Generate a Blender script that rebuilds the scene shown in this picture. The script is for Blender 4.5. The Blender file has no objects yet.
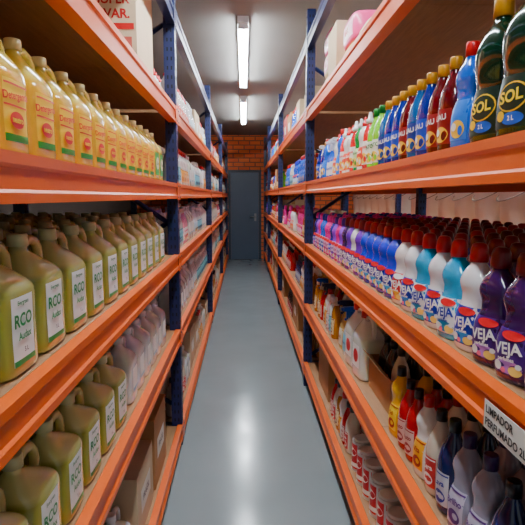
import bpy, math, random, bmesh
from mathutils import Matrix, Vector
random.seed(4)
SC = bpy.context.scene
COL = SC.collection

# ------------------------------------------------------------------ materials
def lin(c):
    r = []
    for v in c:
        v = v / 255.0
        r.append(v / 12.92 if v <= 0.04045 else ((v + 0.055) / 1.055) ** 2.4)
    return r
_mc = {}
def M(col, rough=0.35, var=0.10, scale=14, metal=0.0, coat=0.0, emis=0.0, bump=0.0, stretch=None, name='paint', sss=0.0):
    key = (tuple(col), rough, var, scale, metal, coat, emis, bump, stretch, name, sss)
    if key in _mc: return _mc[key]
    m = bpy.data.materials.new(name); m.use_nodes = True
    nt = m.node_tree; b = nt.nodes['Principled BSDF']
    l = lin(col)
    tc = nt.nodes.new('ShaderNodeTexCoord'); nz = nt.nodes.new('ShaderNodeTexNoise')
    nz.inputs['Scale'].default_value = scale; nz.inputs['Detail'].default_value = 4
    src = tc.outputs['Object']
    if stretch:
        mp = nt.nodes.new('ShaderNodeMapping'); mp.inputs['Scale'].default_value = stretch
        nt.links.new(src, mp.inputs['Vector']); src = mp.outputs['Vector']
    nt.links.new(src, nz.inputs['Vector'])
    mx = nt.nodes.new('ShaderNodeMix'); mx.data_type = 'RGBA'
    mx.inputs[6].default_value = [max(0, v * (1 - var)) for v in l] + [1]
    mx.inputs[7].default_value = [min(1, v * (1 + var)) for v in l] + [1]
    nt.links.new(nz.outputs['Fac'], mx.inputs[0]); nt.links.new(mx.outputs[2], b.inputs['Base Color'])
    b.inputs['Roughness'].default_value = rough; b.inputs['Metallic'].default_value = metal
    b.inputs['Coat Weight'].default_value = coat
    if emis:
        b.inputs['Emission Color'].default_value = l + [1]; b.inputs['Emission Strength'].default_value = emis
    if bump:
        bp = nt.nodes.new('ShaderNodeBump'); bp.inputs['Strength'].default_value = bump; bp.inputs['Distance'].default_value = 0.01
        nt.links.new(nz.outputs['Fac'], bp.inputs['Height']); nt.links.new(bp.outputs['Normal'], b.inputs['Normal'])
    _mc[key] = m
    return m

def liquid(lo, hi, level, name='filled_plastic', rough=0.16):
    key = ('liq', lo, hi, level)
    if key in _mc: return _mc[key]
    m = bpy.data.materials.new(name); m.use_nodes = True
    nt = m.node_tree; b = nt.nodes['Principled BSDF']
    tc = nt.nodes.new('ShaderNodeTexCoord'); sp = nt.nodes.new('ShaderNodeSeparateXYZ')
    nt.links.new(tc.outputs['Object'], sp.inputs[0])
    mr = nt.nodes.new('ShaderNodeMapRange'); mr.inputs[1].default_value = level - 0.008; mr.inputs[2].default_value = level + 0.008
    nt.links.new(sp.outputs['Z'], mr.inputs[0])
    nz = nt.nodes.new('ShaderNodeTexNoise'); nz.inputs['Scale'].default_value = 9
    nt.links.new(tc.outputs['Object'], nz.inputs['Vector'])
    mx = nt.nodes.new('ShaderNodeMix'); mx.data_type = 'RGBA'
    mx.inputs[6].default_value = lin(lo) + [1]; mx.inputs[7].default_value = lin(hi) + [1]
    nt.links.new(mr.outputs[0], mx.inputs[0])
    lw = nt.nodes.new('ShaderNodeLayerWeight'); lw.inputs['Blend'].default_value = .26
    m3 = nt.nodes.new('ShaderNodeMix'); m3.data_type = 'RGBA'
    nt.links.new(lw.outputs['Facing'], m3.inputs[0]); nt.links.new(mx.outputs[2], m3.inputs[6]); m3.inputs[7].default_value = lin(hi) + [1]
    m2 = nt.nodes.new('ShaderNodeMix'); m2.data_type = 'RGBA'; m2.blend_type = 'MULTIPLY'; m2.inputs[0].default_value = 0.10
    nt.links.new(m3.outputs[2], m2.inputs[6]); nt.links.new(nz.outputs['Color'], m2.inputs[7])
    nt.links.new(m2.outputs[2], b.inputs['Base Color'])
    b.inputs['Roughness'].default_value = rough
    b.inputs['Subsurface Weight'].default_value = 0.6
    b.inputs['Subsurface Radius'].default_value = (0.06, 0.06, 0.03); b.inputs['Subsurface Scale'].default_value = 1.0
    b.inputs['Coat Weight'].default_value = 0.8
    b.inputs['Coat Roughness'].default_value = 0.05
    _mc[key] = m
    return m

# ------------------------------------------------------------------ mesh builder
class MB:
    def __init__(s): s.v = []; s.f = []; s.m = []; s.sm = []
    def face(s, idx, mat, smooth=False): s.f.append(tuple(idx)); s.m.append(mat); s.sm.append(smooth)
    def box(s, x0, x1, y0, y1, z0, z1, mat):
        b = len(s.v)
        s.v += [(x0,y0,z0),(x1,y0,z0),(x1,y1,z0),(x0,y1,z0),(x0,y0,z1),(x1,y0,z1),(x1,y1,z1),(x0,y1,z1)]
        for q in ((0,3,2,1),(4,5,6,7),(0,1,5,4),(1,2,6,5),(2,3,7,6),(3,0,4,7)): s.face([b+i for i in q], mat)
    def loft(s, prof, seg, mat, knurl=0.0, smooth=True):
        b = len(s.v)
        for (z, hx, hy, n, cx, cy) in prof:
            for i in range(seg):
                t = 2 * math.pi * (i + 0.5) / seg
                k = 1 - knurl * (i % 2)
                c, d = math.cos(t), math.sin(t)
                s.v.append((cx + k * hx * math.copysign(abs(c) ** (2 / n), c), cy + k * hy * math.copysign(abs(d) ** (2 / n), d), z))
        R = len(prof)
        for r in range(R - 1):
            for i in range(seg):
                j = (i + 1) % seg
                s.face((b + r*seg + i, b + r*seg + j, b + (r+1)*seg + j, b + (r+1)*seg + i), mat, smooth)
        s.face([b + i for i in range(seg)][::-1], mat)
        s.face([b + (R-1)*seg + i for i in range(seg)], mat)
    def tube(s, path, r, seg, mat, flat=1.0):
        b = len(s.v); P = [Vector(p) for p in path]; N = len(P)
        for k in range(N):
            d = (P[min(k+1, N-1)] - P[max(k-1, 0)]).normalized()
            a = Vector((1, 0, 0)) if abs(d.x) < 0.9 else Vector((0, 1, 0))
            u = d.cross(a).normalized(); w = d.cross(u).normalized()
            for i in range(seg):
                t = 2*math.pi*i/seg
                s.v.append(tuple(P[k] + u*r*math.cos(t) + w*r*flat*math.sin(t)))
        for k in range(N-1):
            for i in range(seg):
                j = (i+1) % seg
                s.face((b+k*seg+i, b+k*seg+j, b+(k+1)*seg+j, b+(k+1)*seg+i), mat, True)
        s.face([b+i for i in range(seg)][::-1], mat); s.face([b+(N-1)*seg+i for i in range(seg)], mat)
    def extend(s, o, mt=None):
        b = len(s.v)
        if mt is None: s.v += o.v
        else: s.v += [tuple(mt @ Vector(p)) for p in o.v]
        for f, m, sm in zip(o.f, o.m, o.sm): s.f.append(tuple(b+i for i in f)); s.m.append(m); s.sm.append(sm)
    def mesh(s, name, recalc=False):
        me = bpy.data.meshes.new(name); me.from_pydata(s.v, [], s.f)
        mats = []
        for m in s.m:
            if m not in mats: mats.append(m)
        for m in mats: me.materials.append(m)
        ix = {m: i for i, m in enumerate(mats)}
        me.polygons.foreach_set('material_index', [ix[m] for m in s.m])
        me.polygons.foreach_set('use_smooth', s.sm)
        if recalc:
            bm = bmesh.new(); bm.from_mesh(me); bmesh.ops.recalc_face_normals(bm, faces=bm.faces); bm.to_mesh(me); bm.free()
        me.update(); return me

def obj(name, me, parent=None, loc=None, rz=0.0, **props):
    o = bpy.data.objects.new(name, me)
    COL.objects.link(o)
    if parent: o.parent = parent
    if loc is not None: o.location = loc
    if rz: o.rotation_euler = (0, 0, rz)
    for k, v in props.items(): o[k] = v
    return o

def P6(pts, sc=1.0):
    out = []
    for p in pts:
        z, hx, hy = p[0], p[1], p[2]
        n = p[3] if len(p) > 3 else 2.0
        cy = p[4] if len(p) > 4 else 0.0
        out.append((z*sc, hx*sc, hy*sc, n, 0.0, cy*sc))
    return out
def smoothp(pr, k=3):
    out = []
    for i in range(len(pr)-1):
        p0 = pr[max(i-1,0)]; p1 = pr[i]; p2 = pr[i+1]; p3 = pr[min(i+2,len(pr)-1)]
        for j in range(k):
            t = j/k
            q = []
            for a, b_, c, d in zip(p0, p1, p2, p3):
                v = 0.5*((2*b_) + (-a+c)*t + (2*a-5*b_+4*c-d)*t*t + (-a+3*b_-3*c+d)*t**3)
                lo, hi = min(b_, c), max(b_, c)
                q.append(min(max(v, lo), hi))
            out.append(tuple(q))
    out.append(pr[-1]); return out
def surf(pr, y, z, off):
    for a, b_ in zip(pr, pr[1:]):
        if a[0] <= z <= b_[0] + 1e-9:
            t = (z-a[0])/max(1e-9, b_[0]-a[0]); break
    else:
        a = b_ = pr[-1]; t = 0
    q = [p+(r-p)*t for p, r in zip(a, b_)]
    s_ = min(0.97, abs(y-q[5])/q[2])
    return q[4] + q[1]*(1-s_**q[3])**(1/q[3]) + off

_tc = {}
def textmesh(txt):
    if txt in _tc: return _tc[txt]
    cu = bpy.data.curves.new('t', 'FONT'); cu.body = txt; cu.size = 1; cu.align_x = 'CENTER'; cu.align_y = 'CENTER'
    cu.resolution_u = 3; cu.offset = 0.028
    o = bpy.data.objects.new('t', cu); COL.objects.link(o)
    dg = bpy.context.evaluated_depsgraph_get(); me = bpy.data.meshes.new_from_object(o.evaluated_get(dg))
    v = [(p.co.x, p.co.y) for p in me.vertices]; f = [tuple(p.vertices) for p in me.polygons]
    bpy.data.objects.remove(o); bpy.data.curves.remove(cu); bpy.data.meshes.remove(me)
    _tc[txt] = (v, f); return v, f

def ink(c): return M(c, 0.4, 0.04, 20, name='label_print')
def labelmb(pr, elems, sc=1.0, low=False, zs=1.0):
    mb = MB()
    lvl = 0
    for e in elems:
        lvl += 1; off = 0.0007*lvl*(2 if low else 1)
        if e[0] == 'rect':
            _, y0, y1, z0, z1, c = e; y0, y1 = y0*sc, y1*sc; z0, z1 = z0*sc*zs, z1*sc*zs
            ny, nzz = (4, 2) if low else (8, 5)
            b = len(mb.v)
            for j in range(nzz+1):
                for i in range(ny+1):
                    y = y0+(y1-y0)*i/ny; z = z0+(z1-z0)*j/nzz
                    mb.v.append((surf(pr, y, z, off), y, z))
            for j in range(nzz):
                for i in range(ny):
                    k = b+j*(ny+1)+i
                    mb.face((k, k+1, k+ny+2, k+ny+1), ink(c), True)
        elif e[0] == 'ell':
            _, cy, cz, ry, rz, c = e; cy, ry = cy*sc, ry*sc; cz, rz = cz*sc*zs, rz*sc*zs
            n = 8 if low else 20
            b = len(mb.v); mb.v.append((surf(pr, cy, cz, off), cy, cz))
            for i in range(n):
                t = 2*math.pi*i/n; y = cy+ry*math.cos(t); z = cz+rz*math.sin(t)
                mb.v.append((surf(pr, y, z, off), y, z))
            for i in range(n): mb.face((b, b+1+i, b+1+(i+1) % n), ink(c), True)
        elif e[0] == 'text' and not low:
            _, txt, cy, cz, size, c = e[:6]; rot = e[6] if len(e) > 6 else 0
            v, f = textmesh(txt); b = len(mb.v)
            ca, sa = math.cos(rot), math.sin(rot)
            for (x, y) in v:
                yy = (cy + size*(x*ca-y*sa))*sc; zz = (cz*zs + size*(x*sa+y*ca))*sc
                mb.v.append((surf(pr, yy, zz, off+0.0004), yy, zz))
            for q in f: mb.face([b+i for i in q], ink(c))
    return mb

# ------------------------------------------------------------------ product shapes
JUG = [(0,.052,.066,4),(.006,.058,.074,4),(.02,.060,.077,4.5),(.10,.059,.076,4.5),(.165,.060,.077,4.5),(.190,.057,.073,3.6,-.003),(.210,.047,.058,3,-.014),(.232,.030,.036,2.4,-.028),(.248,.018,.019,2,-.036),(.268,.017,.017,2,-.036)]
CLEAN = [(0,.028,.040,2.6),(.005,.034,.046,2.8),(.04,.036,.048,2.8),(.09,.035,.046,2.8),(.125,.027,.034,2.6),(.145,.027,.033,2.6),(.172,.032,.041,2.4),(.196,.028,.034,2.2),(.216,.018,.021,2),(.228,.014,.014,2),(.236,.014,.014,2)]
ROUND = [(0,.034,.036,2.2),(.006,.039,.041,2.2),(.03,.041,.043,2.2),(.10,.041,.043,2.2),(.14,.040,.042,2.2),(.175,.034,.035,2.1),(.205,.022,.022,2),(.225,.015,.015,2),(.24,.014,.014,2)]
BIG = [(0,.040,.050,2.6),(.006,.045,.056,2.8),(.04,.047,.058,2.8),(.08,.045,.056,2.8),(.12,.040,.049,2.6),(.155,.043,.054,2.5),(.19,.045,.056,2.4),(.225,.036,.044,2.2),(.25,.020,.021,2),(.262,.016,.016,2),(.272,.016,.016,2)]
SLIM = [(0,.024,.030,2.4),(.005,.028,.034,2.5),(.05,.029,.035,2.5),(.11,.027,.032,2.5),(.15,.026,.030,2.4),(.18,.018,.020,2.1),(.195,.011,.011,2),(.205,.011,.011,2)]
SPRAYB = [(0,.030,.042,3),(.005,.034,.047,3),(.06,.034,.046,3),(.11,.030,.038,2.8),(.15,.020,.024,2.2),(.18,.014,.015,2),(.19,.014,.014,2)]

def capprof(z0, r, h, style, cy=0):
    if style == 'flat': pts = [(z0,r,r,2,cy),(z0+h*.9,r*.97,r*.97,2,cy),(z0+h,r*.88,r*.88,2,cy)]
    elif style == 'spout': pts = [(z0,r,r,2,cy),(z0+h*.38,r,r,2,cy),(z0+h*.42,r*.62,r*.62,2,cy),(z0+h*.85,r*.42,r*.42,2,cy),(z0+h,r*.34,r*.34,2,cy)]
    elif style == 'dome': pts = [(z0,r,r,2,cy),(z0+h*.25,r*1.04,r*1.04,2,cy),(z0+h*.7,r*.95,r*.95,2,cy),(z0+h*.93,r*.75,r*.75,2,cy),(z0+h,r*.4,r*.4,2,cy)]
    return pts

class Kind:
    def __init__(s, name, label, cat, shape, body, cap, elems, sc=1.0, capspec=(.016,.036,'dome'), handle=False, spray=False, lowbody=None, zs=1.0):
        s.name, s.label, s.cat = name, label, cat
        bm_ = body if not isinstance(body, tuple) else M(body, 0.14, 0.06, 8, coat=0.8, name='bottle_plastic')
        cm = cap if not isinstance(cap, tuple) else M(cap, 0.28, 0.05, 20, name='cap_plastic')
        lowm = lowbody or bm_
        raw = [(p[0]*zs,)+tuple(p[1:]) for p in P6(shape, sc)]
        pr = smoothp(raw, 3); s.pr = pr; s.hx = max(p[1] for p in pr); s.hy = max(p[2] for p in pr)
        top = raw[-1]
        b = MB(); b.loft(pr, 28, bm_)
        lb = MB(); lb.loft(raw, 12, lowm)
        if handle:
            path = [(0,-.028,.243),(0,-.014,.260),(0,.012,.267),(0,.040,.262),(0,.058,.243),(0,.064,.215),(0,.062,.178)]
            path = [(p[0]*sc, p[1]*sc, p[2]*sc*zs) for p in path]
            b.tube(path, .0115*sc, 10, bm_); lb.tube(path[::2], .0115*sc, 5, lowm)
        cr, ch, cs = capspec; cr *= sc; ch *= sc
        z0 = top[0]-.010*sc
        cp = [(p[0], p[1], p[2], 2, 0, top[5]) for p in capprof(z0, cr, ch, cs)]
        c = MB(); c.loft(cp, 28, cm, knurl=0.035)
        if spray:
            for (a0,a1,b0,b1,c0,c1) in ((-.028,.036,-.010,.010,.030,.052),(.036,.046,-.007,.007,.034,.048),(.014,.022,-.006,.006,-.008,.032),(.020,.030,-.006,.006,-.014,-.004),(-.030,-.014,-.009,.009,.020,.034)):
                c.box(a0*sc,a1*sc,b0*sc,b1*sc,z0+c0*sc,z0+c1*sc, cm)
        lb.loft(cp, 10, cm)
        if spray: lb.box(-.028*sc,.040*sc,-.010*sc,.010*sc,z0+.03*sc,z0+.052*sc,cm)
        l = labelmb(pr, elems, sc, False, zs)
        lb.extend(labelmb(pr, elems, sc, True, zs))
        s.low = lb
        s.body = b.mesh(name); s.cap = c.mesh('cap'); s.lab = l.mesh('label') if l.v else None
        s.lowmesh = lb.mesh(name)
        s.height = z0+ch

W=(250,250,246); K={}
olive = liquid((150,156,38),(216,220,140),.165)
yell = liquid((244,176,0),(250,214,90),.165)
clear = liquid((220,230,220),(244,247,243),.19)
K['jug'] = Kind('jug','olive green five litre plastic jug with white and green label','jug',JUG,olive,(214,218,158),
  [('rect',-.050,.034,.026,.168,(242,246,242)),('rect',-.050,.034,.026,.038,(10,150,70)),('text','Evergreen',-.010,.155,.011,(10,120,60)),('text','RCO',-.012,.118,.033,(0,136,62)),('text','Audax',-.010,.086,.019,(0,136,62)),('text','5 L',-.010,.056,.012,(60,60,60))],
  handle=True, capspec=(.021,.026,'flat'), lowbody=M((154,158,56),.3,.1,8), zs=.87, sc=1.03)
K['djug'] = Kind('jug','yellow detergent jug with yellow and red label','jug',JUG,yell,(252,232,160),
  [('rect',-.056,.046,.030,.160,(255,206,0)),('rect',-.056,.046,.030,.046,(10,130,20)),('rect',-.056,.046,.104,.108,(215,0,5)),('rect',-.056,.046,.148,.152,(215,0,5)),('text','Detergente',-.008,.127,.023,(215,0,5),.08),('ell',-.010,.076,.032,.018,(215,0,5)),('text','neutro',-.010,.076,.018,(255,225,20))],
  sc=.86, handle=True, capspec=(.021,.026,'flat'), lowbody=M((240,176,6),.3,.1,8))
K['djug2'] = Kind('jug','yellow detergent jug with green and white label','jug',JUG,yell,(252,232,160),
  [('rect',-.052,.046,.035,.160,(30,150,40)),('ell',0,.10,.04,.035,(244,244,200)),('text','Coco',0,.10,.026,(20,90,40))],
  sc=.86, handle=True, capspec=(.021,.026,'flat'), lowbody=M((240,176,6),.3,.1,8))
K['wjug'] = Kind('jug','milky white plastic jug with pale label','jug',JUG,clear,(242,244,242),
  [('rect',-.045,.045,.05,.15,(240,242,234)),('rect',-.045,.045,.05,.065,(120,180,200))],
  sc=.9, handle=True, capspec=(.021,.026,'flat'), lowbody=M((224,232,224),.3,.1,8))
K['bigjug'] = Kind('jug','clear plastic jug with red cap and white label','jug',JUG,clear,(215,10,20),
  [('rect',-.045,.045,.05,.15,(244,244,240)),('ell',0,.10,.03,.03,(215,30,40))], sc=1.05, handle=True, capspec=(.024,.030,'flat'))
def veja(key, body, cap, bg, acc, lab, txt='VEJA', tc=W, sc=1.06, shape=CLEAN, zs=.88):
    K[key] = Kind('cleaner_bottle', lab, 'bottle', shape, body, cap,
      [('rect',-.040,.042,.018,.114,bg),('ell',.002,.036,.032,.015,acc),('ell',.020,.030,.014,.010,(250,230,120)),('ell',-.020,.034,.010,.010,(240,250,250)),('ell',.028,.042,.006,.006,(240,250,250)),('ell',-.004,.028,.006,.006,(250,120,160)),('ell',.010,.103,.024,.010,(225,20,35) if bg!=(215,20,38) else (250,250,250)),('text',txt,.003,.074,.030 if txt=='VEJA' else .024,tc,.12),('text','perfumes',.003,.053,.010,tc,.05)],
      sc=sc, capspec=(.0195,.042,'dome'), zs=zs)
veja('v_purple',(50,10,78),(120,6,20),(70,20,124),(190,140,230),'dark purple floor cleaner bottle with dark red cap')
veja('v_white',(240,240,244),(205,12,30),(6,44,180),(40,150,235),'white floor cleaner bottle with blue label and red cap')
veja('v_red',(240,236,236),(205,12,30),(215,20,38),(250,200,40),'white floor cleaner bottle with red label and red cap')
veja('v_teal',(10,170,225),(205,12,30),(238,248,248),(20,150,200),'turquoise floor cleaner bottle with red cap',tc=(6,50,160))
veja('v_blue',(0,50,225),(190,10,28),(0,30,170),(70,190,250),'royal blue floor cleaner bottle with red cap')
veja('v_violet',(110,30,195),(150,10,30),(80,20,160),(225,190,245),'violet floor cleaner bottle with red cap')
veja('p_pink',(235,20,150),(240,30,165),(250,195,228),(205,10,140),'pink scented cleaner bottle with pink cap','Flor',(150,20,100),.96,zs=.95)
veja('p_lilac',(150,60,230),(74,10,165),(235,215,248),(120,30,205),'lilac scented cleaner bottle with purple cap','Flor',(90,20,150),.96,zs=.95)
veja('p_blue',(0,96,240),(4,30,185),(220,236,252),(10,80,225),'sky blue scented cleaner bottle with navy cap','Mar',(10,40,150),.96,zs=.95)
veja('p_navy',(14,20,150),(230,20,160),(36,50,215),(245,50,170),'navy blue scented cleaner bottle with pink cap','Brisa',W,.96,zs=.95)
K['big_green'] = Kind('softener_bottle','dark green large bottle with gold cap and yellow lettering','bottle',BIG,(0,46,26),(214,154,10),
  [('rect',-.040,.042,.022,.118,(4,40,24)),('ell',.004,.078,.036,.028,(250,200,0)),('ell',.004,.078,.033,.025,(4,40,24)),('ell',.010,.038,.026,.012,(20,90,200)),('ell',-.018,.044,.010,.010,(250,205,0)),('text','SOL',.004,.078,.031,(255,220,20),.1),('text','2 L',.010,.038,.012,W)], sc=1.04, capspec=(.021,.040,'flat'))
def soft(key, body, cap, bg, txt, tc, lab, sc=.93, ts=.022, shape=ROUND, cs='flat'):
    el=[('rect',-.032,.032,.026,.122,bg),('ell',0,.052,.026,.022,(250,205,50)),('ell',-.012,.058,.010,.010,tc),('ell',.014,.048,.008,.012,body)]
    if txt: el.append(('text',txt,0,.098,ts,tc,.1))
    K[key] = Kind('softener_bottle', lab, 'bottle', shape, body, cap, el, sc=sc, capspec=(.0175,.034 if cs=='flat' else .046,cs))
soft('s_red',(95,2,12),(220,155,10),(150,6,20),'UAU',W,'dark red bottle with gold cap')
soft('s_blue',(2,28,135),(220,155,10),(6,70,205),'UAU',W,'deep blue bottle with gold cap')
soft('s_teal',(2,84,150),(220,155,10),(6,46,140),'UAU',W,'teal bottle with gold cap')
soft('s_bluered',(4,98,225),(215,14,26),(10,120,235),'',W,'sky blue bottle with red cap',shape=CLEAN,sc=.98)
soft('s_mato',(130,225,20),(0,120,36),(242,248,230),'MATO',(6,120,26),'lime green bottle with dark green cap and white label',ts=.024)
soft('s_white',(242,242,238),(226,14,30),(240,70,30),'Casa',W,'white bottle with red cap',shape=CLEAN,sc=.88,cs='spout')
soft('s_redw',(226,10,30),(242,242,242),(246,240,232),'Limpa',(205,14,26),'red bottle with white cap',shape=SLIM,sc=1.02,cs='spout',ts=.018)
soft('s_green',(0,150,60),(228,228,228),(205,240,170),'Pinho',(6,90,30),'green bottle with white cap',shape=CLEAN,sc=.9,cs='spout')
soft('s_pink',(238,150,170),(242,242,242),(250,236,238),'Rosa',(205,30,80),'pale pink bottle with white cap')
soft('s_pale',(236,240,238),(236,240,244),(200,224,232),'Neve',(30,90,160),'milky white bottle with white cap')
soft('s_amber',(196,104,10),(240,228,200),(245,225,170),'Cera',(120,40,10),'amber bottle with cream cap')
def lowb(key, body, cap, bg, txt, tc, lab, shape=ROUND, sc=.92, cs='flat'):
    K[key] = Kind('polish_bottle', lab, 'bottle', shape, body, cap,
      [('rect',-.029,.029,.026,.120,bg),('ell',0,.050,.022,.018,tc),('ell',.006,.052,.010,.008,bg),('rect',-.029,.029,.112,.116,tc),('text',txt,0,.088,.022,tc,.1)], sc=sc, capspec=(.017,.034 if cs=='flat' else .048,cs))
lowb('l_navy',(22,34,90),(24,24,34),(205,210,220),'Lava',(20,40,150),'navy bottle with black cap and grey label',sc=.96)
lowb('l_grey',(150,148,168),(58,30,86),(196,192,212),'Brilho',(90,40,130),'grey bottle with dark purple cap',shape=CLEAN,sc=1.0)
lowb('l_cream',(216,204,184),(38,32,32),(205,45,45),'Cera',W,'cream bottle with black cap and red label')
lowb('l_yellow',(240,180,0),(28,24,24),(250,216,40),'Sol',(175,20,20),'yellow bottle with black cap',shape=CLEAN,sc=.95)
lowb('l_red',(195,6,22),(38,14,18),(230,190,180),'Auto',(165,10,20),'red bottle with dark cap',sc=.88)
lowb('l_black',(34,28,30),(28,24,26),(175,16,26),'Preto',W,'black bottle with red label')
lowb('l_white',(236,234,230),(208,16,30),(250,180,30),'Vita',(175,20,20),'white bottle with red cap and orange label',shape=CLEAN,sc=.95)
lowb('l_amber',(190,116,16),(226,212,190),(236,216,165),'Mel',(120,40,10),'amber bottle with cream cap',SLIM,1.0,'spout')
lowb('l_clear',(214,224,218),(236,236,238),(120,200,212),'Gel',(10,80,120),'pale clear bottle with white cap',SLIM,1.0)
lowb('l_pink',(226,190,186),(236,230,230),(244,232,228),'Rosa',(185,60,80),'pale pink bottle with white cap',SLIM,1.0)
K['spray_b'] = Kind('spray_bottle','blue trigger spray bottle with white label','spray bottle',SPRAYB,(6,90,225),(226,230,240),
  [('rect',-.034,.034,.02,.10,(240,244,248)),('text','Vidro',0,.06,.024,(10,50,170))],sc=1.0,capspec=(.016,.032,'flat'),spray=True)
K['spray_w'] = Kind('spray_bottle','clear amber trigger spray bottle with dark trigger','spray bottle',SPRAYB,(214,184,100),(34,42,76),
  [('rect',-.034,.034,.02,.10,(230,230,205)),('text','Multi',0,.06,.024,(130,50,20))],sc=1.15,capspec=(.016,.032,'flat'),spray=True)
K['spray_c'] = Kind('spray_bottle','pale clear trigger spray bottle with blue trigger','spray bottle',SPRAYB,(206,220,224),(10,80,200),
  [('rect',-.034,.034,.02,.10,(120,200,225)),('text','Vidro',0,.06,.022,(10,50,150))],sc=1.1,capspec=(.016,.032,'flat'),spray=True)
CANP=[(0,.036,.036,2),(.003,.038,.038,2),(.006,.0365,.0365,2),(.112,.0365,.0365,2),(.116,.038,.038,2),(.119,.036,.036,2)]
K['can'] = Kind('wax_can','red and white metal tin of wax with lid','can',CANP,M((200,196,190),.3,.05,20,metal=.5,name='tin_metal'),(232,228,222),
  [('rect',-.033,.033,.012,.108,(200,12,24)),('ell',0,.075,.026,.018,(244,240,230)),('text','CERA',0,.074,.017,(185,10,20)),('rect',-.033,.033,.02,.036,(244,240,230))],sc=1.25,capspec=(.034,.018,'flat'))

# ------------------------------------------------------------------ racks
orange = M((238,98,0),.38,.08,6,name='orange_paint',coat=.06)
blue = M((12,26,76),.38,.12,8,name='blue_paint')
hole = M((5,6,12),.8,.05,8,name='slot_shadow')
wood = M((160,118,80),.65,.36,5,stretch=(14,1.2,6),name='plywood',bump=.2)
steel = M((150,150,150),.3,.1,30,metal=.9,name='steel')
LFACE, RFACE = -.377, .468
LZ = [.13,.72,1.166,1.574,2.00]; LTOP = 2.53
RZ = [.20,.67,1.14,1.61,2.15]; RTOP = 2.66
LY = [.1,3.08,6.2,9.4,12.45]; RY = [.66,4.05,7.25,10.45,12.45]
DEPTH = .90
def beam_mb(L, mat, s):
    mb = MB(); pr = [(0,0),(0,-.020),(.006,-.026),(.006,-.062),(0,-.068),(0,-.086),(.045,-.086),(.045,-.020),(.030,-.020),(.030,0)]
    n = len(pr)
    for y in (0, L):
        for (a, z) in pr: mb.v.append((s*a, y, z))
    for i in range(n):
        j = (i+1) % n
        mb.face((i, j, n+j, n+i), mat)
    mb.face(range(n), mat); mb.face([n+i for i in range(n)][::-1], mat)
    return mb
def rack(face, side, ys, zs, ztop, toph, label, braces=True):
    s = side
    root = obj('pallet_rack', None, loc=(face, ys[0], 0), label=label, category='storage rack')
    def add(name, mb, **p):
        return obj(name, mb.mesh(name, True), parent=root, **p)
    oy = ys[0]
    def X(a): return s*a
    for y in ys:
        yy = y-oy
        for a in (.002, DEPTH-.027):
            mb = MB(); x0, x1 = sorted((X(a), X(a+.062)))
            mb.box(x0,x1,yy-.032,yy+.032,0,toph,blue)
            z = .10
            while z < toph-.05:
                for k in (-.016,.016):
                    xa, xb = sorted((X(a), X(a)-s*.0006)); mb.box(xa,xb,yy+k-.004,yy+k+.004,z,z+.020,hole)
                for kx in (.020,.042):
                    xc = X(a+kx); mb.box(xc-.004,xc+.004,yy-.0326,yy-.032,z,z+.020,hole)
                z += .05
            add('upright_post', mb)
        z = .25; k = 0
        while braces and z+.55 < toph:
            a0, a1 = X(.066), X(DEPTH-.029)
            mb = MB(); zz = (z, z+.55) if k % 2 == 0 else (z+.55, z)
            mb.tube([(a0,yy,zz[0]),(a1,yy,zz[1])],.014,4,blue); add('brace', mb)
            z += .55; k += 1
    for i in range(len(ys)-1):
        y0, y1 = ys[i]-oy, ys[i+1]-oy
        for z in zs+[ztop]:
            mat = orange if z != ztop else blue
            for fr in (0, 1):
                mb = MB(); ya, yb_ = y0+.033, y1-.033
                bm_ = beam_mb(yb_-ya, mat, s)
                if fr == 0: mt = Matrix.Translation((0, ya, z))
                else: mt = Matrix.Translation((X(DEPTH+.045), yb_, z)) @ Matrix.Rotation(math.pi, 4, 'Z')
                mb.extend(bm_, mt)
                if fr == 0:
                    for (pa, pb) in ((y0+.002, y0+.070), (y1-.070, y1-.002)):
                        x0, x1 = sorted((0-s*.0008, -s*.003)); mb.box(x0,x1,pa,pb,z-.094,z+.004,mat)
                        for zb in (z-.015, z-.078):
                            ym = (pa+pb)/2; mb.tube([(-s*.0035,ym,zb),(-s*.007,ym,zb)],.005,8,steel)
                add('beam', mb)
            if z == ztop: continue
            mb = MB(); n = 3; w = (y1-y0-.10)/n
            for k in range(n):
                xa, xb = sorted((X(.0315), X(DEPTH+.013)))
                mb.box(xa,xb,y0+.05+k*w+.0015,y0+.05+(k+1)*w-.0015,z-.0195,z-.0005,wood)
            add('shelf_board', mb)
    return root
rack(LFACE,-1,LY,LZ,LTOP,2.75,'long blue and orange steel rack full of plastic jugs')
rack(RFACE,1,RY,RZ,RTOP,2.86,'long blue and orange steel rack full of coloured bottles')

# ------------------------------------------------------------------ placement
PL = []
def put(kind, side, y, z, row=0, dx=None, inset=.04, grp='', yj=.002, turn=0.0):
    k = K[kind]; face = LFACE if side < 0 else RFACE
    dx = dx or (2*k.hx+.008)
    a = inset + k.hx + .004 + row*dx
    if a + k.hx > DEPTH-.035: return
    ex = .012 if k.name == 'spray_bottle' else 0
    x = face + side*(a+ex) + random.uniform(-.0015,.0015)
    rz = (0 if side < 0 else math.pi) + random.uniform(-.025,.025) + turn*side
    PL.append((k, x, y+random.uniform(-yj,yj), z, rz, row, grp))
def fillrow(kinds, side, y0, y1, z, rows, grp, gap=.006, dx=None, inset=.04, turn=0.0):
    y = y0; i = 0
    while True:
        k = K[kinds(i)]
        if y+2*k.hy > y1: break
        for r in range(rows):
            put(kinds(i), side, y+k.hy, z, r, dx, inset, grp, yj=gap*.12, turn=turn)
        y += 2*k.hy+gap; i += 1
m = .055; ME=.20
LE=LY[1]-ME
fillrow(lambda i:'djug' if i<14 else 'djug2',-1,.52,LE,LZ[3],3,'yellow detergent jugs on the upper shelf',gap=.013,turn=.03)
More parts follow.
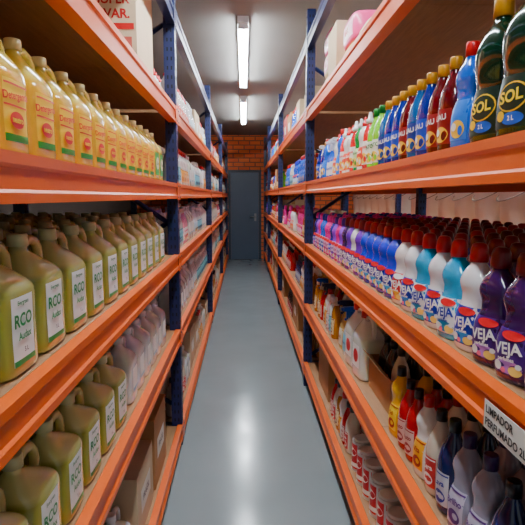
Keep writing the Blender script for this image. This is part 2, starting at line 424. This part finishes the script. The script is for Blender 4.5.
fillrow(lambda i:'jug',-1,.40,LE,LZ[2],6,'olive jugs on the middle shelf',gap=.012,dx=.131,inset=.035,turn=.02)
fillrow(lambda i:'jug',-1,.48,1.85,LZ[1],6,'olive jugs on the lower shelf',gap=.012,dx=.131,inset=.035,turn=.02)
fillrow(lambda i:'wjug',-1,1.90,LE,LZ[1],5,'milky jugs on the lower shelf',gap=.013,dx=.125)
def cyc(lst, run=1): return lambda i: lst[(i//run) % len(lst)]
fillrow(cyc(['wjug']),-1,.80,1.90,LZ[0],4,'milky jugs on the bottom shelf',gap=.013,dx=.125)
R1=['big_green','big_green','big_green','s_bluered','s_red','s_red','s_blue','s_teal','s_red','s_blue','s_blue','s_teal','s_mato','s_mato','s_redw','s_white','s_green','s_redw','s_white','s_white','s_redw','s_bluered','s_white','spray_b','spray_b','spray_b','s_bluered','s_blue','spray_b','s_blue','s_white','s_redw','spray_b','s_bluered','s_blue']
fillrow(lambda i:R1[min(i,len(R1)-1)],1,.85,4.05-ME,RZ[3],3,'softener bottles on the upper shelf',gap=.010,dx=.110,turn=.25)
R2=['v_purple','v_purple','v_purple','v_white','v_teal','v_white','v_teal','v_white','v_red','v_blue','v_blue','v_blue','v_blue','v_blue','v_violet','v_white','v_violet','v_purple','p_lilac','p_pink','p_lilac','p_navy','p_pink','p_pink','p_blue','p_blue','p_pink','p_lilac','p_navy','p_blue','p_lilac','p_pink','p_blue']
def r2(i): return R2[min(i,len(R2)-1)]
y=.82; i=0
while True:
    kn=r2(i); k=K[kn]
    if y+2*k.hy>4.05-ME: break
    for r in range(7):
        kk = kn if r<1 else (['v_purple','v_violet','v_purple','v_blue'][(i*3+r)%4] if kn[0]=='v' or r>2 else kn)
        if K[kk].hy>k.hy+.0005: kk=kn
        put(kk,1,y+k.hy,RZ[2],r,.094,.035,'floor cleaner bottles on the middle shelf',.0008,turn=.26)
    y+=2*k.hy+.006; i+=1
R3=['l_navy','l_navy','l_grey','l_grey','l_navy','l_cream','l_white','l_red','l_red','l_yellow','l_black','l_yellow']
fillrow(lambda i:R3[i] if i<len(R3) else 'l_red',1,.86,1.86,RZ[1],6,'polish bottles on the lower shelf',gap=.008,dx=.088,turn=.2)
fillrow(cyc(['bigjug']),1,2.26,2.62,RZ[1],4,'clear jugs on the lower shelf',dx=.138,turn=.1,gap=.014)
fillrow(cyc(['spray_c','spray_w']),1,2.64,2.97,RZ[1],4,'spray bottles on the lower shelf',gap=.012,dx=.105)
fillrow(cyc(['l_amber','l_clear','l_pink','l_white','spray_w','l_red','l_amber','spray_c']),1,2.98,4.05-ME,RZ[1],5,'mixed bottles on the lower shelf',gap=.010,dx=.105)
fillrow(cyc(['can']),1,1.72,2.45,RZ[0],4,'wax cans on the bottom shelf',gap=.025,dx=.11)
fillrow(cyc(['l_cream','l_red','l_white','l_amber']),1,2.50,3.1,RZ[0],4,'bottles on the bottom shelf',gap=.010)

# ------------------------------------------------------------------ cardboard boxes
def flatprint(elems):
    mb = MB(); l = 0
    for e in elems:
        l += 1; x = .0008*l
        if e[0]=='rect':
            b=len(mb.v); mb.v += [(x,e[1],e[3]),(x,e[2],e[3]),(x,e[2],e[4]),(x,e[1],e[4])]; mb.face((b,b+1,b+2,b+3),ink(e[5]))
        else:
            v,f = textmesh(e[1]); b=len(mb.v)
            mb.v += [(x,e[2]+e[4]*p[0],e[3]+e[4]*p[1]) for p in v]
            for q in f: mb.face([b+i for i in q],ink(e[5]))
    return mb
kraft = M((172,122,74),.8,.12,10,name='cardboard',bump=.1)
kraftw = M((206,182,146),.75,.08,10,name='cardboard_pale',bump=.1)
redbox = M((185,46,36),.7,.08,10,name='cardboard_red')
tape = M((190,150,96),.25,.05,20,name='packing_tape')
def cbox(x, y, z, sx, sy, sz, mat, rz, label, elems=None, grp='cardboard boxes on the rack', opened=False):
    mb = MB(); t=.004
    if not opened:
        mb.box(-sx/2,sx/2,-sy/2,sy/2,0,sz-t,mat)
        mb.box(-sx/2,-.001,-sy/2,sy/2,sz-t,sz,mat); mb.box(.001,sx/2,-sy/2,sy/2,sz-t,sz,mat)
    else:
        mb.box(-sx/2,sx/2,-sy/2,sy/2,0,t,mat)
        mb.box(-sx/2,-sx/2+t,-sy/2,sy/2,t,sz,mat); mb.box(sx/2-t,sx/2,-sy/2,sy/2,t,sz,mat)
        mb.box(-sx/2+t,sx/2-t,-sy/2,-sy/2+t,t,sz,mat); mb.box(-sx/2+t,sx/2-t,sy/2-t,sy/2,t,sz,mat)
        for sg in (-1,1):
            b=len(mb.v); x0=sg*sx/2; x1=sg*(sx/2+.035)
            mb.v += [(x0,-sy/2,sz),(x0,sy/2,sz),(x1,sy/2-.01,sz+.03),(x1,-sy/2+.01,sz+.03)]; mb.face((b,b+1,b+2,b+3),mat)
    o = obj('cardboard_box', mb.mesh('cardboard_box'), loc=(x,y,z), rz=rz, label=label, category='box', group=grp)
    if not opened:
        tb = MB(); tb.box(-.025,.025,-sy/2-.0006,sy/2+.0006,sz+.0001,sz+.0008,tape); tb.box(-.025,.025,sy/2+.0002,sy/2+.0008,sz-.06,sz+.0008,tape)
        tb.box(-.025,.025,-sy/2-.0008,-sy/2-.0002,sz-.06,sz+.0008,tape)
        obj('tape', tb.mesh('tape'), parent=o)
    if elems:
        p = obj('printing', flatprint(elems).mesh('printing'), parent=o); p.location=(sx/2+.0004,0,sz/2)
    return o
RD=(205,16,16)
boxb=M((222,196,160),.78,.12,10,name='cardboard_tan',bump=.1)
sv=[('text','SUPER',.130,.090,.052,RD),('text','VAR.',.150,.032,.052,RD),('rect',-.22,.22,-.03,-.005,RD),('rect',.03,.21,-.15,-.06,(214,90,76)),('rect',-.22,.22,.135,.15,RD)]
cbox(-.68,2.54,2.0,.40,.46,.46,boxb,-math.pi/2,'pale cardboard box with red lettering on the top shelf',sv)
def segs(side, ys, zs, b, L, seqs, rows, skip, boxp, clearance):
    y = ys[b]+m+.02; end = ys[b+1]-m-.10; n=0
    face = LFACE if side<0 else RFACE
    while y < end-.12:
        run = min(random.uniform(.25,.6), end-y)
        r = random.random()
        if r < boxp and run>.3:
            h = min(random.uniform(.18,.34), clearance-.02)
            sx=.34; mt=random.choice([kraft,kraft,kraftw,redbox] if n%2 and L==4 else [kraft,kraftw])
            lab={id(kraft):'brown cardboard box stored on a rack shelf',id(kraftw):'pale cardboard box stored on a rack shelf',id(redbox):'red cardboard box stored on a rack shelf'}[id(mt)]
            cbox(face+side*(.05+sx/2), y+run/2, zs[L], sx, run-.03, h, mt, 0 if side<0 else math.pi, lab, [('rect',-.09,.09,-.045,.045,(230,225,212))])
        elif r > 1-skip: pass
        else:
            kn=random.choice(seqs)
            fillrow(cyc([kn]),side,y,y+run,zs[L],rows,'assorted bottles on the rack')
        y += run+.01; n+=1
seqL = {4:['l_white','s_pale','l_clear','s_white'],3:['l_clear','l_clear','s_pale','s_pale','wjug','l_white'],2:['wjug','wjug','s_pale','l_clear','s_pink'],1:['l_clear','l_amber','wjug','wjug','s_pale'],0:['l_cream','l_white','l_amber','wjug']}
seqR={4:['s_white','s_bluered','s_green','s_amber'],3:['s_white','p_blue','s_redw','s_bluered','s_mato','s_amber','l_clear'],2:['p_pink','s_blue','s_white','p_lilac','s_green','s_redw','s_amber'],1:['l_white','l_amber','l_red','l_clear','l_navy'],0:['l_cream','l_red','l_amber','l_black']}
bpL={4:.5,3:0,2:.03,1:.12,0:.5}; bpR={4:.5,3:.12,2:.1,1:.3,0:.5}
for b in range(1,4):
    for L in range(5):
        cl = ([LZ[i+1]-LZ[i] for i in range(4)]+[LTOP-LZ[4]])[L]-.10
        segs(-1,LY,LZ,b,L,seqL[L],3 if L<=2 else 2,.08,bpL[L],cl)
        cl = ([RZ[i+1]-RZ[i] for i in range(4)]+[RTOP-RZ[4]])[L]-.10
        segs(1,RY,RZ,b,L,seqR[L],4 if L==2 else 3,.12,bpR[L],cl)
for n,yy in enumerate([2.10,2.50]):
    cbox(-.60,yy,.13,.36,.34,[.28,.34][n],[kraftw,kraft][n],0,'brown cardboard box on the bottom shelf beside the aisle floor' if n!=0 else 'pale cardboard box on the bottom shelf beside the aisle floor',[('rect',-.10,.10,-.05,.05,(225,220,205)),('text','FRAGIL',0,0,.04,(60,50,45))])
cbox(.70,2.06,.67,.30,.34,.14,kraft,math.pi,'open brown carton holding bottles on the lower shelf',opened=True)
for a in range(3):
    for b_ in range(3):
        kn_=['l_cream','l_black','l_black'][(a+b_)%3]; k=K[kn_]
        o=obj('polish_bottle',k.body,loc=(.61+a*.088,1.96+b_*.098,.6745),rz=math.pi,label=('cream' if kn_=='l_cream' else 'black')+' bottle standing inside an open carton',category='bottle',group='bottles in the open carton'); obj('cap',k.cap,parent=o); obj('label',k.lab,parent=o)
cbox(.68,1.25,.20,.30,.50,.22,kraft,math.pi,'brown cardboard box on the bottom shelf')
cbox(.70,3.40,.20,.34,.42,.26,kraft,math.pi,'brown cardboard box on the bottom shelf')
def packk(col, band):
    c=M(col,.35,.08,8,coat=.3,name='wrapped_pack'); pr=smoothp(P6([(0,.10,.13,6),(.012,.125,.155,5),(.07,.13,.165,5),(.13,.125,.155,5),(.142,.10,.13,6)]),3)
    b_=MB(); b_.loft(pr,28,c); l=labelmb(pr,[('rect',-.12,.12,.03,.11,band),('ell',0,.07,.06,.03,(250,245,235)),('text','MAX',0,.07,.05,(205,20,60))]); return b_.mesh('wrapped_pack'),l.mesh('label')
PKs={'pink':packk((235,70,140),(250,200,215)),'yellow':packk((246,196,40),(250,225,140)),'cream':packk((240,222,170),(236,110,145))}
for n,(yy,cols) in enumerate([(2.52,['cream']),(2.90,['yellow','pink']),(3.60,['yellow','cream','pink'])]):
    for j,cn in enumerate(cols):
        o=obj('wrapped_pack',PKs[cn][0],loc=(.68,yy,2.15+j*.1425),rz=math.pi,label=cn+' plastic wrapped pack stacked on the top shelf',category='package',group='wrapped packs on the top shelf'); obj('label',PKs[cn][1],parent=o)
cbox(.70,3.25,2.15,.34,.30,.34,kraftw,math.pi,'pale cardboard box on the top shelf')

from collections import defaultdict
by = defaultdict(list)
for p in PL: by[p[0].name].append(p)
for nm, lst in by.items():
    lst.sort(key=lambda p: math.hypot(p[1], p[2]) + .25*p[5])
    rest = MB()
    for n, (k,x,y,z,rz,row,grp) in enumerate(lst):
        if n < 290 or (nm=='cleaner_bottle' and n<305):
            if y < 4.3:
                o = obj(nm, k.body, loc=(x,y,z), rz=rz, label=k.label, category=k.cat, group=grp)
                obj('cap', k.cap, parent=o)
                if row < 2 and k.lab: obj('label', k.lab, parent=o)
            else:
                obj(nm, k.lowmesh, loc=(x,y,z), rz=rz, label=k.label, category=k.cat, group=grp)
        else:
            rest.extend(k.low, Matrix.Translation((x,y,z)) @ Matrix.Rotation(rz,4,'Z'))
    if rest.v:
        obj(nm, rest.mesh(nm+'_stock'), label='remaining rows of assorted plastic bottles standing on the rack shelves', category=lst[0][0].cat, kind='stuff', group='assorted bottles on the rack')

# ------------------------------------------------------------------ neighbour rack with white buckets
rack(2.12,1,[3.6,7.3,11.0],[.3,1.14],2.5,2.7,'steel rack holding white buckets beyond the next aisle',braces=False)
wp = M((252,252,250),.35,.03,10,name='white_plastic')
bs=1.45
bk = MB(); bk.loft(P6([(0,.115,.115),(.006,.12,.12),(.30,.138,.138),(.30,.145,.145),(.345,.147,.147),(.35,.14,.14)],bs),28,wp)
ld = MB(); ld.loft(P6([(.3505,.150,.150),(.37,.150,.150),(.372,.135,.135),(.366,.132,.132)],bs),28,wp)
hd = MB(); hd.tube([(.15*bs*math.cos(t),.152*bs*math.sin(t),bs*(.32-.10*max(0,math.cos(t)))) for t in [math.pi*(i/10-.5) for i in range(11)]],.004,6,steel)
bkm,ldm,hdm = bk.mesh('bucket'),ld.mesh('lid'),hd.mesh('handle')
for base in (3.6,7.3):
    for q in range(7):
        o=obj('bucket',bkm,loc=(2.40,base+.36+q*.49,1.14),rz=math.pi,label='white plastic bucket with lid on the rack shelf',category='bucket',group='white buckets on the neighbouring rack')
        obj('lid',ldm,parent=o); obj('handle',hdm,parent=o)

# ------------------------------------------------------------------ shelf sign on beam
sg = MB(); sg.box(0,.0012,-.105,.105,-.028,.028,M((236,234,226),.5,.04,20,name='sign_card'))
so = obj('shelf_sign', sg.mesh('shelf_sign'), loc=(RFACE-.0006,.858,1.14-.057), rz=math.pi, label='white card sign stuck on the orange shelf beam', category='sign')
pt = obj('lettering', flatprint([('text','LIMPADOR',-.046,.012,.021,(25,25,25)),('text','PERFUMADO 2L',-.022,-.012,.021,(25,25,25))]).mesh('lettering'), parent=so); pt.location=(.0014,0,0)

# ------------------------------------------------------------------ room
YB=12.6; CZ=2.93; XL,XR=-2.6,3.8; Y0=-2.6
def slab(name, x0,x1,y0,y1,z0,z1,mat,**p):
    mb=MB(); mb.box(x0,x1,y0,y1,z0,z1,mat); return obj(name,mb.mesh(name),kind='structure',**p)
floor_m = M((138,149,152),.20,.12,2.4,name='floor_paint',bump=.05)
nt=floor_m.node_tree; b=nt.nodes['Principled BSDF']; tc=[n for n in nt.nodes if n.type=='TEX_COORD'][0]
n2=nt.nodes.new('ShaderNodeTexNoise'); n2.inputs['Scale'].default_value=5; n2.inputs['Detail'].default_value=8
mr=nt.nodes.new('ShaderNodeMapRange'); mr.inputs[1].default_value=.3; mr.inputs[2].default_value=.7; mr.inputs[3].default_value=.12; mr.inputs[4].default_value=.22
nt.links.new(tc.outputs['Object'],n2.inputs['Vector']); nt.links.new(n2.outputs['Fac'],mr.inputs[0]); nt.links.new(mr.outputs[0],b.inputs['Roughness'])
slab('floor',XL,XR,Y0,YB+.2,-.1,0,floor_m,label='glossy blue grey painted concrete floor')
ceil_m = M((134,132,126),.8,.10,2,name='ceiling_board')
slab('ceiling',XL,XR,Y0,YB+.2,CZ,CZ+.1,ceil_m,label='grey board ceiling')
def brick_mat():
    mt=bpy.data.materials.new('brick'); mt.use_nodes=True; nt=mt.node_tree; b=nt.nodes['Principled BSDF']
    tc=nt.nodes.new('ShaderNodeTexCoord'); sp=nt.nodes.new('ShaderNodeSeparateXYZ'); cb=nt.nodes.new('ShaderNodeCombineXYZ'); ad=nt.nodes.new('ShaderNodeMath')
    nt.links.new(tc.outputs['Object'],sp.inputs[0]); nt.links.new(sp.outputs['X'],ad.inputs[0]); nt.links.new(sp.outputs['Y'],ad.inputs[1])
    nt.links.new(ad.outputs[0],cb.inputs[0]); nt.links.new(sp.outputs['Z'],cb.inputs[1])
    br=nt.nodes.new('ShaderNodeTexBrick'); br.inputs['Scale'].default_value=1; br.inputs['Brick Width'].default_value=.26; br.inputs['Row Height'].default_value=.10; br.inputs['Mortar Size'].default_value=.012
    br.inputs['Color1'].default_value=lin((255,132,66))+[1]; br.inputs['Color2'].default_value=lin((240,108,54))+[1]; br.inputs['Mortar'].default_value=lin((150,88,62))+[1]
    nt.links.new(cb.outputs[0],br.inputs['Vector']); nt.links.new(br.outputs['Color'],b.inputs['Base Color']); b.inputs['Roughness'].default_value=.75
    bp=nt.nodes.new('ShaderNodeBump'); bp.inputs['Strength'].default_value=.5; bp.inputs['Distance'].default_value=.01; nt.links.new(br.outputs['Fac'],bp.inputs['Height']); bp.invert=True; nt.links.new(bp.outputs['Normal'],b.inputs['Normal'])
    return mt
bmm=brick_mat()
slab('wall_back',XL,XR,YB,YB+.2,0,CZ,bmm,label='red brick end wall')
slab('wall_left',XL-.15,XL,Y0,YB+.2,0,CZ,M((70,56,46),.8,.1,3,name='wall_paint'),label='plain dark wall')
slab('wall_right',XR,XR+.15,Y0,YB+.2,0,CZ,M((240,214,200),.8,.06,3,name='wall_paint_pale'),label='plain pale wall')
dm=M((74,92,112),.4,.08,4,name='door_paint')
d=slab('door_1',-.31,.35,YB-.05,YB-.004,.005,2.06,dm,label='slate blue metal door')
h=MB(); h.tube([(.27,YB-.05,1.02),(.27,YB-.10,1.02)],.013,8,steel); h.tube([(.275,YB-.10,1.02),(.14,YB-.10,1.02)],.013,8,steel); h.box(.245,.295,YB-.056,YB-.05,.92,1.10,steel)
obj('handle',h.mesh('handle'),parent=d)
fr=MB(); fm=M((44,54,66),.5,.08,4,name='frame_paint')
fr.box(-.37,-.312,YB-.07,YB-.001,0,2.12,fm); fr.box(.352,.41,YB-.07,YB-.001,0,2.12,fm); fr.box(-.312,.352,YB-.07,YB-.001,2.062,2.12,fm)
obj('trim_1',fr.mesh('trim'),kind='structure',label='dark slate door frame')

# ------------------------------------------------------------------ lights
tube_m = M((240,248,255),.4,.0,1,emis=112,name='fluorescent_glow')
fx = M((225,225,225),.4,.05,5,name='fixture_enamel')
def fixture(x,y0,L):
    mb=MB(); mb.box(-.045,.045,0,L,-.045,0,fx)
    o=obj('fluorescent_light',mb.mesh('fluorescent_light'),loc=(x,y0,CZ-.0005),label='twin tube white fluorescent ceiling light',category='ceiling light',group='fluorescent lights on the ceiling')
    for sx in (-.024,.024):
        t=MB(); t.tube([(sx,.05,-.068),(sx,L-.05,-.068)],.013,10,tube_m); obj('tube',t.mesh('tube'),parent=o)
    for ya in (.02,L-.05):
        e=MB(); e.box(-.042,.042,ya,ya+.03,-.088,-.045,fx)
        obj('tube_holder',e.mesh('tube_holder'),parent=o)
for y0 in (-1.9,1.25,4.4,7.75): fixture(0.0,y0,2.4)
for y0 in (1.4,4.6,7.8): fixture(1.74,y0,2.4)  # unseen fixtures over the next aisle, added to light the buckets
w=bpy.data.worlds.new('World'); SC.world=w; w.use_nodes=True
w.node_tree.nodes['Background'].inputs[0].default_value=(.80,.90,1,1); w.node_tree.nodes['Background'].inputs[1].default_value=.35  # cool ambient fill, added to come in where the front wall is left out

# ------------------------------------------------------------------ camera
cam=bpy.data.cameras.new('camera'); cam.sensor_width=36; cam.lens=36; cam.clip_start=.02
co=bpy.data.objects.new('camera',cam); COL.objects.link(co); SC.camera=co
co.location=(0,0,1.5)
pitch=math.atan(66/525); yaw=-math.atan(18.5/525)
co.rotation_euler=(math.pi/2-pitch,0,yaw)
